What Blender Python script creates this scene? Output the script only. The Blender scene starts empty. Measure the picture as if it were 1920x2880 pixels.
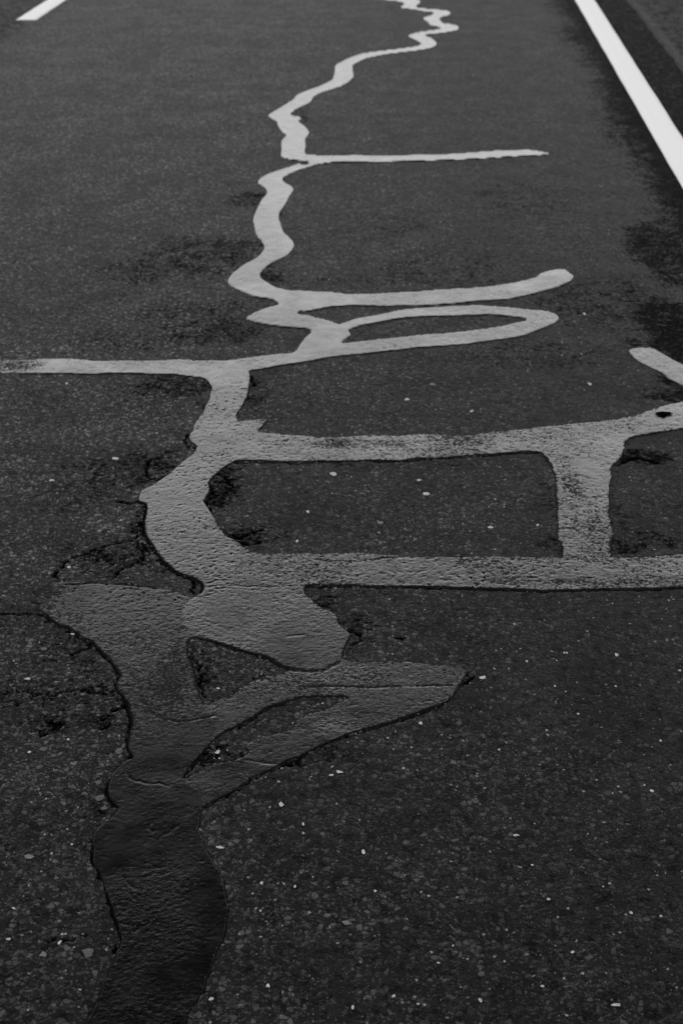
import bpy, math, random
import numpy as np
from mathutils import Vector

R = math.radians
sc = bpy.context.scene
C = sc.collection

# ------------------------------------------------------------------ camera
W0, H0 = 1920.0, 2880.0            # the photograph's own pixel grid, used to read positions off it
FPX = 4000.0                       # 50 mm lens on a 36 mm high frame
PITCH = math.atan(2170.0 / FPX)    # camera looks down at the road
CAMH = 1.516
cam_d = bpy.data.cameras.new("camera")
cam = bpy.data.objects.new("camera", cam_d)
C.objects.link(cam)
cam.location = (0, 0, CAMH)
cam.rotation_euler = (math.pi / 2 - PITCH, 0, 0)
cam_d.sensor_fit = 'VERTICAL'
cam_d.sensor_height = 36.0
cam_d.sensor_width = 24.0
cam_d.lens = 50.0
cam_d.clip_start = 0.05
cam_d.clip_end = 3000.0
cam_d.dof.use_dof = True
cam_d.dof.focus_distance = 2.45
cam_d.dof.aperture_fstop = 7.0
sc.camera = cam

# ------------------------------------------------------------------ sky
SUN_EL, SUN_AZ = R(50), R(190)    # azimuth measured from +Y (straight ahead): high behind the camera, as diffuse fill
world = bpy.data.worlds.new("World")
sc.world = world
world.use_nodes = True
wn, wl = world.node_tree.nodes, world.node_tree.links
wn.clear()
wo = wn.new('ShaderNodeOutputWorld')
bg = wn.new('ShaderNodeBackground')
bg.inputs['Strength'].default_value = 0.1
sky = wn.new('ShaderNodeTexSky')
sky.sky_type = 'NISHITA'
sky.sun_disc = False
sky.sun_elevation = SUN_EL
sky.sun_rotation = SUN_AZ
bw = wn.new('ShaderNodeRGBToBW')
wl.new(sky.outputs[0], bw.inputs[0])
# sky shaped by height for the bitumen reflections: bright low band, dark overhead
tc = wn.new('ShaderNodeTexCoord')
sx = wn.new('ShaderNodeSeparateXYZ')
wl.new(tc.outputs['Generated'], sx.inputs[0])
asn = wn.new('ShaderNodeMath'); asn.operation = 'ARCSINE'
wl.new(sx.outputs['Z'], asn.inputs[0])
mr = wn.new('ShaderNodeMapRange')
mr.inputs['From Min'].default_value = 0
mr.inputs['From Max'].default_value = R(90)
wl.new(asn.outputs[0], mr.inputs[0])
ramp = wn.new('ShaderNodeValToRGB')
RAMP = [(0, 1.5), (9, 1.75), (16, 5.6), (25, 11.6), (29, 4.2), (33, .95), (38, .14), (46, .01), (60, .01), (90, .03)]
els = ramp.color_ramp.elements
els[0].position = 0; els[0].color = (RAMP[0][1] / 8,) * 3 + (1,)
els[1].position = 1; els[1].color = (RAMP[-1][1] / 8,) * 3 + (1,)
for a, v in RAMP[1:-1]:
    e = els.new(a / 90.0); e.color = (v / 8,) * 3 + (1,)
wl.new(mr.outputs[0], ramp.inputs[0])
cn = wn.new('ShaderNodeTexNoise')
cn.inputs['Scale'].default_value = 2.6
cn.inputs['Detail'].default_value = 4
wl.new(tc.outputs['Generated'], cn.inputs['Vector'])
cmr = wn.new('ShaderNodeMapRange')
cmr.inputs['From Min'].default_value = .3; cmr.inputs['From Max'].default_value = .7
cmr.inputs['To Min'].default_value = .85; cmr.inputs['To Max'].default_value = 1.15
wl.new(cn.outputs['Fac'], cmr.inputs[0])
m1 = wn.new('ShaderNodeMath'); m1.operation = 'MULTIPLY'
m2 = wn.new('ShaderNodeMath'); m2.operation = 'MULTIPLY'
m3 = wn.new('ShaderNodeMath'); m3.operation = 'MULTIPLY'; m3.inputs[1].default_value = 8.0
wl.new(bw.outputs[0], m1.inputs[0]); wl.new(ramp.outputs['Color'], m1.inputs[1])
wl.new(m1.outputs[0], m2.inputs[0]); wl.new(cmr.outputs[0], m2.inputs[1])
# the band is kept brightest straight ahead, for the reflections in the bitumen
azr = wn.new('ShaderNodeMapRange'); azr.interpolation_type = 'SMOOTHSTEP'
azr.inputs['From Min'].default_value = -.2; azr.inputs['From Max'].default_value = .95
azr.inputs['To Min'].default_value = .18; azr.inputs['To Max'].default_value = 1.0
wl.new(sx.outputs['Y'], azr.inputs[0])
m4 = wn.new('ShaderNodeMath'); m4.operation = 'MULTIPLY'
wl.new(m2.outputs[0], m4.inputs[0]); wl.new(azr.outputs[0], m4.inputs[1])
wl.new(m4.outputs[0], m3.inputs[0])
wl.new(m3.outputs[0], bg.inputs['Color'])
wl.new(bg.outputs[0], wo.inputs['Surface'])

# ------------------------------------------------------------------ sun (broad, added behind the camera for diffuse light)
sd = bpy.data.lights.new("fill_sun", 'SUN')
sd.energy = 1.5
sd.angle = R(60)
sd.color = (1, 1, 1)
so = bpy.data.objects.new("fill_sun", sd)
C.objects.link(so)
so.rotation_euler = Vector((math.sin(SUN_AZ) * math.cos(SUN_EL), math.cos(SUN_AZ) * math.cos(SUN_EL), math.sin(SUN_EL))).to_track_quat('Z', 'Y').to_euler()

sc.view_settings.view_transform = 'Standard'
sc.view_settings.look = 'None'
sc.view_settings.exposure = 0.52
sc.view_settings.gamma = 1.0

# ------------------------------------------------------------------ reading the ground
ct, st = math.cos(PITCH), math.sin(PITCH)
def gp(px, py):
    """where the road shows at this place of the photograph (metres; x right, y ahead)"""
    u = (np.asarray(px, float) - W0 / 2) / FPX
    v = (H0 / 2 - np.asarray(py, float)) / FPX
    dy = ct + v * st
    dz = -st + v * ct
    t = -CAMH / dz
    return u * t, dy * t

# ------------------------------------------------------------------ noise
def hsh(ix, iy, seed):
    h = (ix.astype(np.int64) * 374761393 + iy.astype(np.int64) * 668265263 + seed * 974634777) & 0xffffffff
    h = ((h ^ (h >> 13)) * 1274126177) & 0xffffffff
    h = (h ^ (h >> 16)) & 0xffffff
    return h / float(0xffffff)
def vnoise(x, y, seed=0):
    ix = np.floor(x); iy = np.floor(y)
    fx = x - ix; fy = y - iy
    fx = fx * fx * (3 - 2 * fx); fy = fy * fy * (3 - 2 * fy)
    a = hsh(ix, iy, seed); b = hsh(ix + 1, iy, seed)
    c = hsh(ix, iy + 1, seed); d = hsh(ix + 1, iy + 1, seed)
    return (a * (1 - fx) + b * fx) * (1 - fy) + (c * (1 - fx) + d * fx) * fy
def fbm(x, y, seed=0, o=3):
    s = 0; a = 1; t = 0
    for k in range(o):
        s = s + a * vnoise(x * 2 ** k + 17.3 * k, y * 2 ** k - 9.1 * k, seed + k); t += a; a *= .5
    return s / t
def sstep(a, b, x):
    t = np.clip((x - a) / (b - a), 0, 1)
    return t * t * (3 - 2 * t)

# ------------------------------------------------------------------ outlines
def ground_poly(pts, closed=True, sub=3):
    p = np.array(pts, float)
    x, y = gp(p[:, 0], p[:, 1])
    q = np.stack([x, y], 1)
    n = len(q); out = []
    for i in range(n if closed else n - 1):
        if closed:
            p0, p1, p2, p3 = q[i - 1], q[i], q[(i + 1) % n], q[(i + 2) % n]
        else:
            p0, p1, p2, p3 = q[max(i - 1, 0)], q[i], q[i + 1], q[min(i + 2, n - 1)]
        L = np.linalg.norm(p2 - p1) + 1e-9
        m1_ = (p2 - p0) * .5; m2_ = (p3 - p1) * .5      # tangents limited: no overshoot at corners
        for m_ in (m1_, m2_):
            l = np.linalg.norm(m_)
            if l > L: m_ *= L / l
        for k in range(sub):
            t = k / sub
            out.append((2 * t**3 - 3 * t**2 + 1) * p1 + (t**3 - 2 * t**2 + t) * m1_ + (-2 * t**3 + 3 * t**2) * p2 + (t**3 - t**2) * m2_)
    if not closed: out.append(q[-1])
    return np.array(out)
def seg_dist(px, py, poly, closed=True):
    best = np.full(px.shape, 1e9)
    n = len(poly)
    for i in range(n if closed else n - 1):
        a = poly[i]; b = poly[(i + 1) % n]
        dx, dy = b - a
        L2 = dx * dx + dy * dy + 1e-12
        t = np.clip(((px - a[0]) * dx + (py - a[1]) * dy) / L2, 0, 1)
        ex = px - a[0] - t * dx; ey = py - a[1] - t * dy
        np.minimum(best, ex * ex + ey * ey, out=best)
    return np.sqrt(best)
def inside(px, py, poly):
    r = np.zeros(px.shape, bool); n = len(poly)
    for i in range(n):
        x1, y1 = poly[i]; x2, y2 = poly[(i + 1) % n]
        if y1 == y2: continue
        c = ((y1 > py) != (y2 > py)) & (px < (x2 - x1) * (py - y1) / (y2 - y1) + x1)
        r ^= c
    return r
def sdf(px, py, poly, holes=()):
    d = seg_dist(px, py, poly) * np.where(inside(px, py, poly), 1, -1)
    for h in holes:
        dh = seg_dist(px, py, h) * np.where(inside(px, py, h), 1, -1)
        d = np.minimum(d, -dh)
    return d

def mesh_from(name, v, f, mat, attrs=None, smooth=True):
    me = bpy.data.meshes.new(name)
    f = np.asarray(f, np.int32); nf = len(f); k = f.shape[1]
    me.vertices.add(len(v)); me.vertices.foreach_set('co', np.asarray(v, np.float32).ravel())
    me.loops.add(nf * k); me.loops.foreach_set('vertex_index', f.ravel())
    me.polygons.add(nf)
    me.polygons.foreach_set('loop_start', np.arange(0, nf * k, k, dtype=np.int32))
    me.polygons.foreach_set('loop_total', np.full(nf, k, np.int32))
    if smooth: me.polygons.foreach_set('use_smooth', np.ones(nf, bool))
    me.update(calc_edges=True)
    for an, av in (attrs or {}).items():
        a = me.attributes.new(an, 'FLOAT', 'POINT')
        a.data.foreach_set('value', np.asarray(av, np.float32).ravel())
    me.materials.append(mat)
    o = bpy.data.objects.new(name, me)
    C.objects.link(o)
    return o
def grid_faces(nx, ny):
    i = np.arange(nx - 1)[None, :] + nx * np.arange(ny - 1)[:, None]
    return np.stack([i, i + 1, i + 1 + nx, i + nx], -1).reshape(-1, 4)
def tag(o, label, cat, group=None):
    o['label'] = label; o['category'] = cat
    if group: o['group'] = group
    return o

# ------------------------------------------------------------------ materials
def nmat(name):
    m = bpy.data.materials.new(name); m.use_nodes = True
    nt = m.node_tree
    b = nt.nodes.get('Principled BSDF')
    return m, nt, nt.nodes, nt.links, b
def N(nd, t, **kw):
    n = nd.new(t)
    for k, v in kw.items():
        if k in n.inputs: n.inputs[k].default_value = v
        else: setattr(n, k, v)
    return n
def math_(nd, ln, op, a, b=None, clamp=False):
    n = nd.new('ShaderNodeMath'); n.operation = op; n.use_clamp = clamp
    for i, x in enumerate((a, b)):
        if x is None: continue
        if isinstance(x, (int, float)): n.inputs[i].default_value = x
        else: ln.new(x, n.inputs[i])
    return n.outputs[0]
def mrange(nd, ln, x, a, b, c, d, smooth=False):
    n = nd.new('ShaderNodeMapRange')
    if smooth: n.interpolation_type = 'SMOOTHSTEP'
    ln.new(x, n.inputs[0])
    for k, v in zip(('From Min', 'From Max', 'To Min', 'To Max'), (a, b, c, d)): n.inputs[k].default_value = v
    return n.outputs[0]

def asphalt(name, base=.0015, stone=.062, dark_attr=True, rough=.6, bumpd=.0012):
    m, nt, nd, ln, b = nmat(name)
    geo = N(nd, 'ShaderNodeNewGeometry'); P = geo.outputs['Position']
    def noise(scale, detail=2, rough_=.5):
        n = N(nd, 'ShaderNodeTexNoise', Scale=scale, Detail=detail, Roughness=rough_); ln.new(P, n.inputs['Vector']); return n.outputs['Fac']
    # wobble the position a little, so that the stones are not neat cells
    wob = N(nd, 'ShaderNodeTexNoise', Scale=260.0, Detail=1.0); ln.new(P, wob.inputs['Vector'])
    vm = nd.new('ShaderNodeVectorMath'); vm.operation = 'SCALE'; vm.inputs['Scale'].default_value = .0035
    ln.new(wob.outputs['Color'], vm.inputs[0])
    va = nd.new('ShaderNodeVectorMath'); va.operation = 'ADD'
    ln.new(P, va.inputs[0]); ln.new(vm.outputs[0], va.inputs[1])
    def voro(scale, feature='F1'):
        n = N(nd, 'ShaderNodeTexVoronoi', Scale=scale); n.feature = feature; ln.new(va.outputs[0], n.inputs['Vector']); return n
    v1 = voro(105.0); v2 = voro(230.0); v3 = voro(48.0)
    def cellval(v, seedrgb=0):
        s = nd.new('ShaderNodeSeparateColor'); ln.new(v.outputs['Color'], s.inputs[0]); return s.outputs
    c1 = cellval(v1); c2 = cellval(v2); c3 = cellval(v3)
    e1 = voro(105.0, 'DISTANCE_TO_EDGE'); e2 = voro(230.0, 'DISTANCE_TO_EDGE')
    in1 = mrange(nd, ln, e1.outputs['Distance'], .05, .20, 0, 1, True)
    in2 = mrange(nd, ln, e2.outputs['Distance'], .04, .22, 0, 1, True)
    in3 = mrange(nd, ln, v3.outputs['Distance'], .16, .34, 1, 0, True)
    # only some cells are a light stone, each with its own tone
    s1 = math_(nd, ln, 'MULTIPLY', in1, mrange(nd, ln, c1[0], .70, 1.0, 0, 1.1))
    s2 = math_(nd, ln, 'MULTIPLY', in2, mrange(nd, ln, c2[0], .50, 1.0, 0, 1))
    s3 = math_(nd, ln, 'MULTIPLY', in3, mrange(nd, ln, c3[0], .93, 1.0, 0, .6))
    rare = math_(nd, ln, 'MULTIPLY', in2, mrange(nd, ln, c2[1], .985, 1.0, 0, 2.2))
    st_ = math_(nd, ln, 'MAXIMUM', s1, math_(nd, ln, 'MULTIPLY', s2, .8))
    st_ = math_(nd, ln, 'MAXIMUM', st_, s3)
    wear_vignette = mrange(nd, ln, noise(3.0, 4, .6), .35, .68, .55, 1.25)
    mot = mrange(nd, ln, noise(32.0, 4, .65), .32, .68, .25, 1.9)
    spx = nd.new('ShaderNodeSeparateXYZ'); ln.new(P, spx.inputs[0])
    wear_vignette = math_(nd, ln, 'MULTIPLY', wear_vignette, mrange(nd, ln, spx.outputs['X'], -.6, .6, 1.62, .62))   # lens vignetting put into the stone tone: lighter left, darker right
    st_ = math_(nd, ln, 'MULTIPLY', st_, wear_vignette)
    grain = mrange(nd, ln, noise(520.0, 2), .3, .7, .35, 1.65)
    alb = math_(nd, ln, 'ADD', math_(nd, ln, 'MULTIPLY', math_(nd, ln, 'MULTIPLY', mot, grain), base), math_(nd, ln, 'MULTIPLY', st_, stone))
    alb = math_(nd, ln, 'ADD', alb, math_(nd, ln, 'MULTIPLY', rare, .14))
    hol = mrange(nd, ln, math_(nd, ln, 'ADD', noise(120.0, 3, .6), math_(nd, ln, 'MULTIPLY', noise(5.0, 3), .35)), .375, .49, 0, 1, True)
    alb = math_(nd, ln, 'MULTIPLY', alb, mrange(nd, ln, hol, 0, 1, .25, 1))
    hol2 = mrange(nd, ln, noise(42.0, 5, .7), .38, .50, .5, 1, True)
    mac = mrange(nd, ln, noise(7.0, 5, .65), .36, .64, .80, 1.14, True)
    alb = math_(nd, ln, 'MULTIPLY', math_(nd, ln, 'MULTIPLY', alb, hol2), mac)
    spec = None
    if dark_attr:
        at = N(nd, 'ShaderNodeAttribute', attribute_name='stain').outputs['Fac']
        brk = math_(nd, ln, 'ADD', at, math_(nd, ln, 'MULTIPLY', math_(nd, ln, 'SUBTRACT', math_(nd, ln, 'ADD', math_(nd, ln, 'MULTIPLY', noise(16.0, 7, .8), .55), math_(nd, ln, 'MULTIPLY', noise(75.0, 3, .6), .45)), .5), 3.8))
        dk = mrange(nd, ln, brk, .42, .78, 0, 1, True)
        dk = math_(nd, ln, 'MULTIPLY', dk, mrange(nd, ln, at, 0, .12, 0, 1))
        alb = math_(nd, ln, 'MULTIPLY', alb, mrange(nd, ln, dk, 0, 1, 1, .35))
        ck = N(nd, 'ShaderNodeAttribute', attribute_name='crack').outputs['Fac']
        alb = math_(nd, ln, 'MULTIPLY', alb, mrange(nd, ln, ck, 0, 1, 1, .12))
        spec = math_(nd, ln, 'MULTIPLY', mrange(nd, ln, dk, 0, 1, .17, .01), math_(nd, ln, 'MULTIPLY', mrange(nd, ln, ck, 0, .8, 1, .05), math_(nd, ln, 'MULTIPLY', math_(nd, ln, 'MULTIPLY', hol2, mac), mrange(nd, ln, hol, 0, 1, .2, 1))))
    cc = nd.new('ShaderNodeCombineColor')
    for i in range(3): ln.new(alb, cc.inputs[i])
    ln.new(cc.outputs[0], b.inputs['Base Color'])
    ln.new(mrange(nd, ln, st_, 0, 1, rough + .1, rough - .08), b.inputs['Roughness'])
    if spec is not None: ln.new(spec, b.inputs['Specular IOR Level'])
    # relief
    h = math_(nd, ln, 'ADD', math_(nd, ln, 'MULTIPLY', in1, .45), math_(nd, ln, 'MULTIPLY', hol, .9))
    h = math_(nd, ln, 'ADD', h, math_(nd, ln, 'MULTIPLY', noise(150.0, 4, .65), 1.3))
    h = math_(nd, ln, 'ADD', h, math_(nd, ln, 'MULTIPLY', noise(45.0, 3, .6), 1.2))
    bp = N(nd, 'ShaderNodeBump', Strength=1.0, Distance=bumpd)
    ln.new(h, bp.inputs['Height']); ln.new(bp.outputs[0], b.inputs['Normal'])
    return m

def tar(name, rough=.22, base=.002, spec_=.5):
    m, nt, nd, ln, b = nmat(name)
    geo = N(nd, 'ShaderNodeNewGeometry'); P = geo.outputs['Position']
    mp = nd.new('ShaderNodeMapping'); mp.inputs['Scale'].default_value = (.75, 1, 1); ln.new(P, mp.inputs[0])
    def noise(scale, detail=2, r=.5):
        n = N(nd, 'ShaderNodeTexNoise', Scale=scale, Detail=detail, Roughness=r); ln.new(mp.outputs[0], n.inputs['Vector']); return n.outputs['Fac']
    g = mrange(nd, ln, noise(60., 4, .6), .3, .7, .6, 1.5)
    alb = math_(nd, ln, 'MULTIPLY', g, base)
    ed = N(nd, 'ShaderNodeAttribute', attribute_name='edge').outputs['Fac']
    po = N(nd, 'ShaderNodeAttribute', attribute_name='pore').outputs['Fac']
    mp2 = nd.new('ShaderNodeMapping'); mp2.inputs['Scale'].default_value = (.62, 1, 1); ln.new(P, mp2.inputs[0])
    pn = N(nd, 'ShaderNodeTexNoise', Scale=210.0, Detail=3.0, Roughness=.6); ln.new(mp2.outputs[0], pn.inputs['Vector'])
    pn2 = N(nd, 'ShaderNodeTexNoise', Scale=70.0, Detail=3.0, Roughness=.6); ln.new(mp2.outputs[0], pn2.inputs['Vector'])
    mixn = math_(nd, ln, 'ADD', math_(nd, ln, 'MULTIPLY', pn.outputs['Fac'], .72), math_(nd, ln, 'MULTIPLY', pn2.outputs['Fac'], .28))
    lim = math_(nd, ln, 'ADD', mixn, math_(nd, ln, 'MULTIPLY', po, .30))
    lim = math_(nd, ln, 'ADD', lim, mrange(nd, ln, ed, 0, 1, .17, 0, True))
    hole = mrange(nd, ln, lim, .685, .735, 0, 1, True)      # 1 where the film is missing and the stone shows
    alb = math_(nd, ln, 'ADD', alb, math_(nd, ln, 'MULTIPLY', hole, mrange(nd, ln, noise(330., 3, .7), .35, .65, .0, .009)))
    cc = nd.new('ShaderNodeCombineColor')
    for i in range(3): ln.new(alb, cc.inputs[i])
    ln.new(cc.outputs[0], b.inputs['Base Color'])
    h = math_(nd, ln, 'ADD', math_(nd, ln, 'MULTIPLY', noise(190., 3, .6), .8), math_(nd, ln, 'MULTIPLY', noise(420., 2), .35))
    at = N(nd, 'ShaderNodeAttribute', attribute_name='ripple').outputs['Fac']
    h = math_(nd, ln, 'SUBTRACT', math_(nd, ln, 'MULTIPLY', h, at), math_(nd, ln, 'MULTIPLY', hole, .6))
    bp = N(nd, 'ShaderNodeBump', Strength=1.0, Distance=.0011)
    ln.new(h, bp.inputs['Height']); ln.new(bp.outputs[0], b.inputs['Normal'])
    rg = mrange(nd, ln, noise(25., 4, .6), .3, .7, rough - .05, rough + .08)
    rg = math_(nd, ln, 'MAXIMUM', rg, math_(nd, ln, 'MULTIPLY', hole, .62))
    rg = math_(nd, ln, 'MAXIMUM', rg, mrange(nd, ln, ed, .05, .4, .95, .1))
    ln.new(rg, b.inputs['Roughness'])
    ln.new(math_(nd, ln, 'MULTIPLY', mrange(nd, ln, hole, 0, 1, spec_, .06), mrange(nd, ln, ed, .0, .35, .08, 1)), b.inputs['Specular IOR Level'])
    b.inputs['IOR'].default_value = 1.52
    return m

def simple(name, col, rough, nscale=60., var=.15, bump=.0006):
    m, nt, nd, ln, b = nmat(name)
    geo = N(nd, 'ShaderNodeNewGeometry')
    n = N(nd, 'ShaderNodeTexNoise', Scale=nscale, Detail=4.0); ln.new(geo.outputs['Position'], n.inputs['Vector'])
    v = mrange(nd, ln, n.outputs['Fac'], .3, .7, col * (1 - var), col * (1 + var))
    cc = nd.new('ShaderNodeCombineColor')
    for i in range(3): ln.new(v, cc.inputs[i])
    ln.new(cc.outputs[0], b.inputs['Base Color']); b.inputs['Roughness'].default_value = rough
    bp = N(nd, 'ShaderNodeBump', Strength=1.0, Distance=bump)
    ln.new(n.outputs['Fac'], bp.inputs['Height']); ln.new(bp.outputs[0], b.inputs['Normal'])
    return m

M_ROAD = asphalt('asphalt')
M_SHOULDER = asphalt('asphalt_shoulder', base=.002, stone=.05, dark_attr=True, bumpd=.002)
M_TAR = tar('bitumen')
M_TAR_DARK = tar('bitumen_dull', rough=.25, base=.0015, spec_=.22)
M_PAINT = simple('road_paint', .80, .6, 140., .05, .0004)
M_STONE = simple('pale_stone', .42, .6, 300., .25)
M_STONE2 = simple('grey_stone', .13, .6, 300., .25)
M_BLACK = simple('matte_black', .002, 1.0, 200., .2)
M_BLACK.node_tree.nodes['Principled BSDF'].inputs['Specular IOR Level'].default_value = 0.0
M_GROUND = simple('verge_soil', .04, .95, 3., .5, .02)

# ------------------------------------------------------------------ the road sheet
CRACKS = [  # (points read off the photograph, half width in mm, depth in mm)
 ([(391,1412),(410,1417),(412,1436),(404,1460),(404,1484),(409,1506),(420,1524),(435,1548),(454,1577),(478,1598),(506,1617),(543,1629),(569,1646),(566,1670)], 3.2, 7),
 ([(404,1500),(388,1508),(372,1518),(345,1524),(310,1530),(270,1545),(235,1560),(205,1569),(185,1580),(172,1598),(155,1610),(150,1620),(172,1627),(192,1632)], 3.6, 7),
 ([(388,1524),(404,1532),(420,1560)], 2.5, 5), ([(385,1530),(400,1552),(402,1572),(372,1588),(345,1598),(322,1612),(326,1622)], 4.0, 7),
 ([(330,1412),(352,1414),(368,1417),(391,1411)], 4.0, 5), ([(404,1460),(390,1478),(372,1486),(384,1505)], 2.4, 4),
 ([(478,1598),(455,1608),(436,1606)], 3, 5), ([(543,1629),(548,1648),(536,1660),(548,1672)], 3, 5),
 ([(190,1645),(220,1644),(260,1640),(305,1644),(350,1643),(400,1650),(440,1655)], 1.8, 6),
 ([(-60,1727),(0,1728),(64,1726),(112,1729),(144,1745),(165,1761),(191,1768),(199,1778),(219,1786),(232,1799),(255,1808),(276,1827),(306,1858),(326,1887),(336,1903),(329,1916),(326,1937),(354,1973),(362,2001),(370,2032),(361,2064),(357,2100),(361,2114),(372,2131)], 1.9, 6),
 ([(130,1752),(144,1745),(138,1722)], 3, 5), ([(232,1799),(252,1812),(247,1822),(215,1834),(190,1840)], 2.6, 6),
 ([(-40,1940),(20,1948),(42,1944),(66,1946)], 2.5, 6), ([(80,1946),(86,1952),(110,1953),(140,1950),(160,1951),(200,1942),(240,1940),(262,1947),(300,1950),(326,1937)], 2.8, 6),
 ([(120,1952),(158,1952)], 5, 6), ([(-40,1990),(30,1986),(62,1976)], 3, 5),
 ([(352,1972),(352,1988),(326,1995),(305,2010),(285,2024)], 3, 5), ([(300,2036),(310,2030),(286,2050)], 5, 5), ([(135,2030),(165,2040),(150,2052),(120,2066)], 5, 3),
 ([(500,1268),(478,1272),(459,1276),(448,1288),(422,1294),(415,1312),(411,1335),(418,1345),(441,1349)], 4.0, 6), ([(553,1258),(536,1262),(520,1240),(532,1222)], 3.5, 4),
 ([(479,1332),(462,1342),(440,1352)], 3.5, 4), ([(697,1048),(707,1062),(716,1085)], 5, 3),
 ([(636,1315),(660,1322),(690,1312)], 3.5, 4), ([(616,1334),(640,1350),(650,1368)], 5, 4), ([(592,1370),(600,1400),(580,1412),(598,1442)], 4, 4),
 ([(655,1500),(668,1512),(700,1500),(740,1490)], 4, 4), ([(680,1525),(700,1532),(730,1528)], 3, 3),
 ([(632,1300),(700,1301),(840,1304),(905,1301),(960,1300)], 2.4, 5), ([(1054,1299),(1131,1299),(1200,1293),(1320,1287),(1440,1277),(1512,1275)], 2.0, 5),
 ([(830,1651),(962,1651),(1085,1653),(1207,1655),(1320,1658),(1440,1662),(1547,1665),(1670,1661),(1777,1661),(1920,1656),(2000,1656)], 2.0, 6),
 ([(528,1785),(554,1794),(614,1812),(653,1823),(685,1835),(752,1852),(771,1867),(812,1883)], 2.2, 6),
 ([(635,1978),(660,1970),(680,1972),(668,1960)], 4, 4), ([(720,1912),(745,1902)], 4, 4), ([(536,1850),(560,1870),(566,1920),(576,1965)], 4, 3),
 ([(564,2127),(545,2155),(519,2188),(535,2184)], 2.0, 5), ([(680,2115),(700,2140),(770,2150),(852,2152)], 2.0, 5),
 ([(952,2080),(915,2096),(883,2111),(846,2131),(802,2147),(776,2162),(724,2186),(680,2214),(638,2237),(580,2270)], 1.1, 3),
 ([(844,2128),(838,2140),(820,2148),(800,2146),(790,2140)], 4, 5), ([(1311,1902),(1330,1905),(1300,1925)], 3, 3), ([(1256,1975),(1235,1987),(1192,2001),(1161,2015),(1054,2047),(993,2065),(952,2080)], 1.6, 5),
 ([(797,1981),(755,1991),(730,2007),(698,2029),(659,2049),(640,2056)], 1.4, 4),
 ([(358,2105),(366,2128)], 3, 5), ([(249,2370),(261,2363),(262,2388),(260,2412),(264,2433),(273,2448),(290,2464),(277,2468),(293,2484),(302,2500)], 1.6, 4),
 ([(293,2499),(303,2520),(312,2548),(322,2570),(320,2574),(334,2594),(328,2598),(334,2616),(341,2643)], 2.6, 6),
 ([(140,2652),(160,2640),(200,2646),(222,2632),(245,2628)], 1.8, 4), ([(250,2862),(258,2850),(268,2828)], 3, 5), ([(325,2680),(334,2666)], 3, 5),
 ([(270,2272),(285,2284),(298,2288)], 2, 4), ([(306,2201),(302,2225),(306,2246),(323,2266),(345,2271)], 1.6, 4),
 ([(966,1852),(962,1880),(985,1856)], 3, 3), ([(978,1776),(1000,1780),(1015,1800),(990,1812)], 3.5, 4), ([(1112,1795),(1130,1799)], 4, 2), ([(890,1700),(915,1705),(930,1700)], 5, 4),
 ([(1735,1310),(1752,1300),(1785,1290),(1820,1296),(1850,1302)], 5, 2),
 ([(700,550),(740,548)], 9, 4), ([(664,553),(690,551)], 8, 4), ([(895,788),(914,784)], 7, 4),
]
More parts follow.
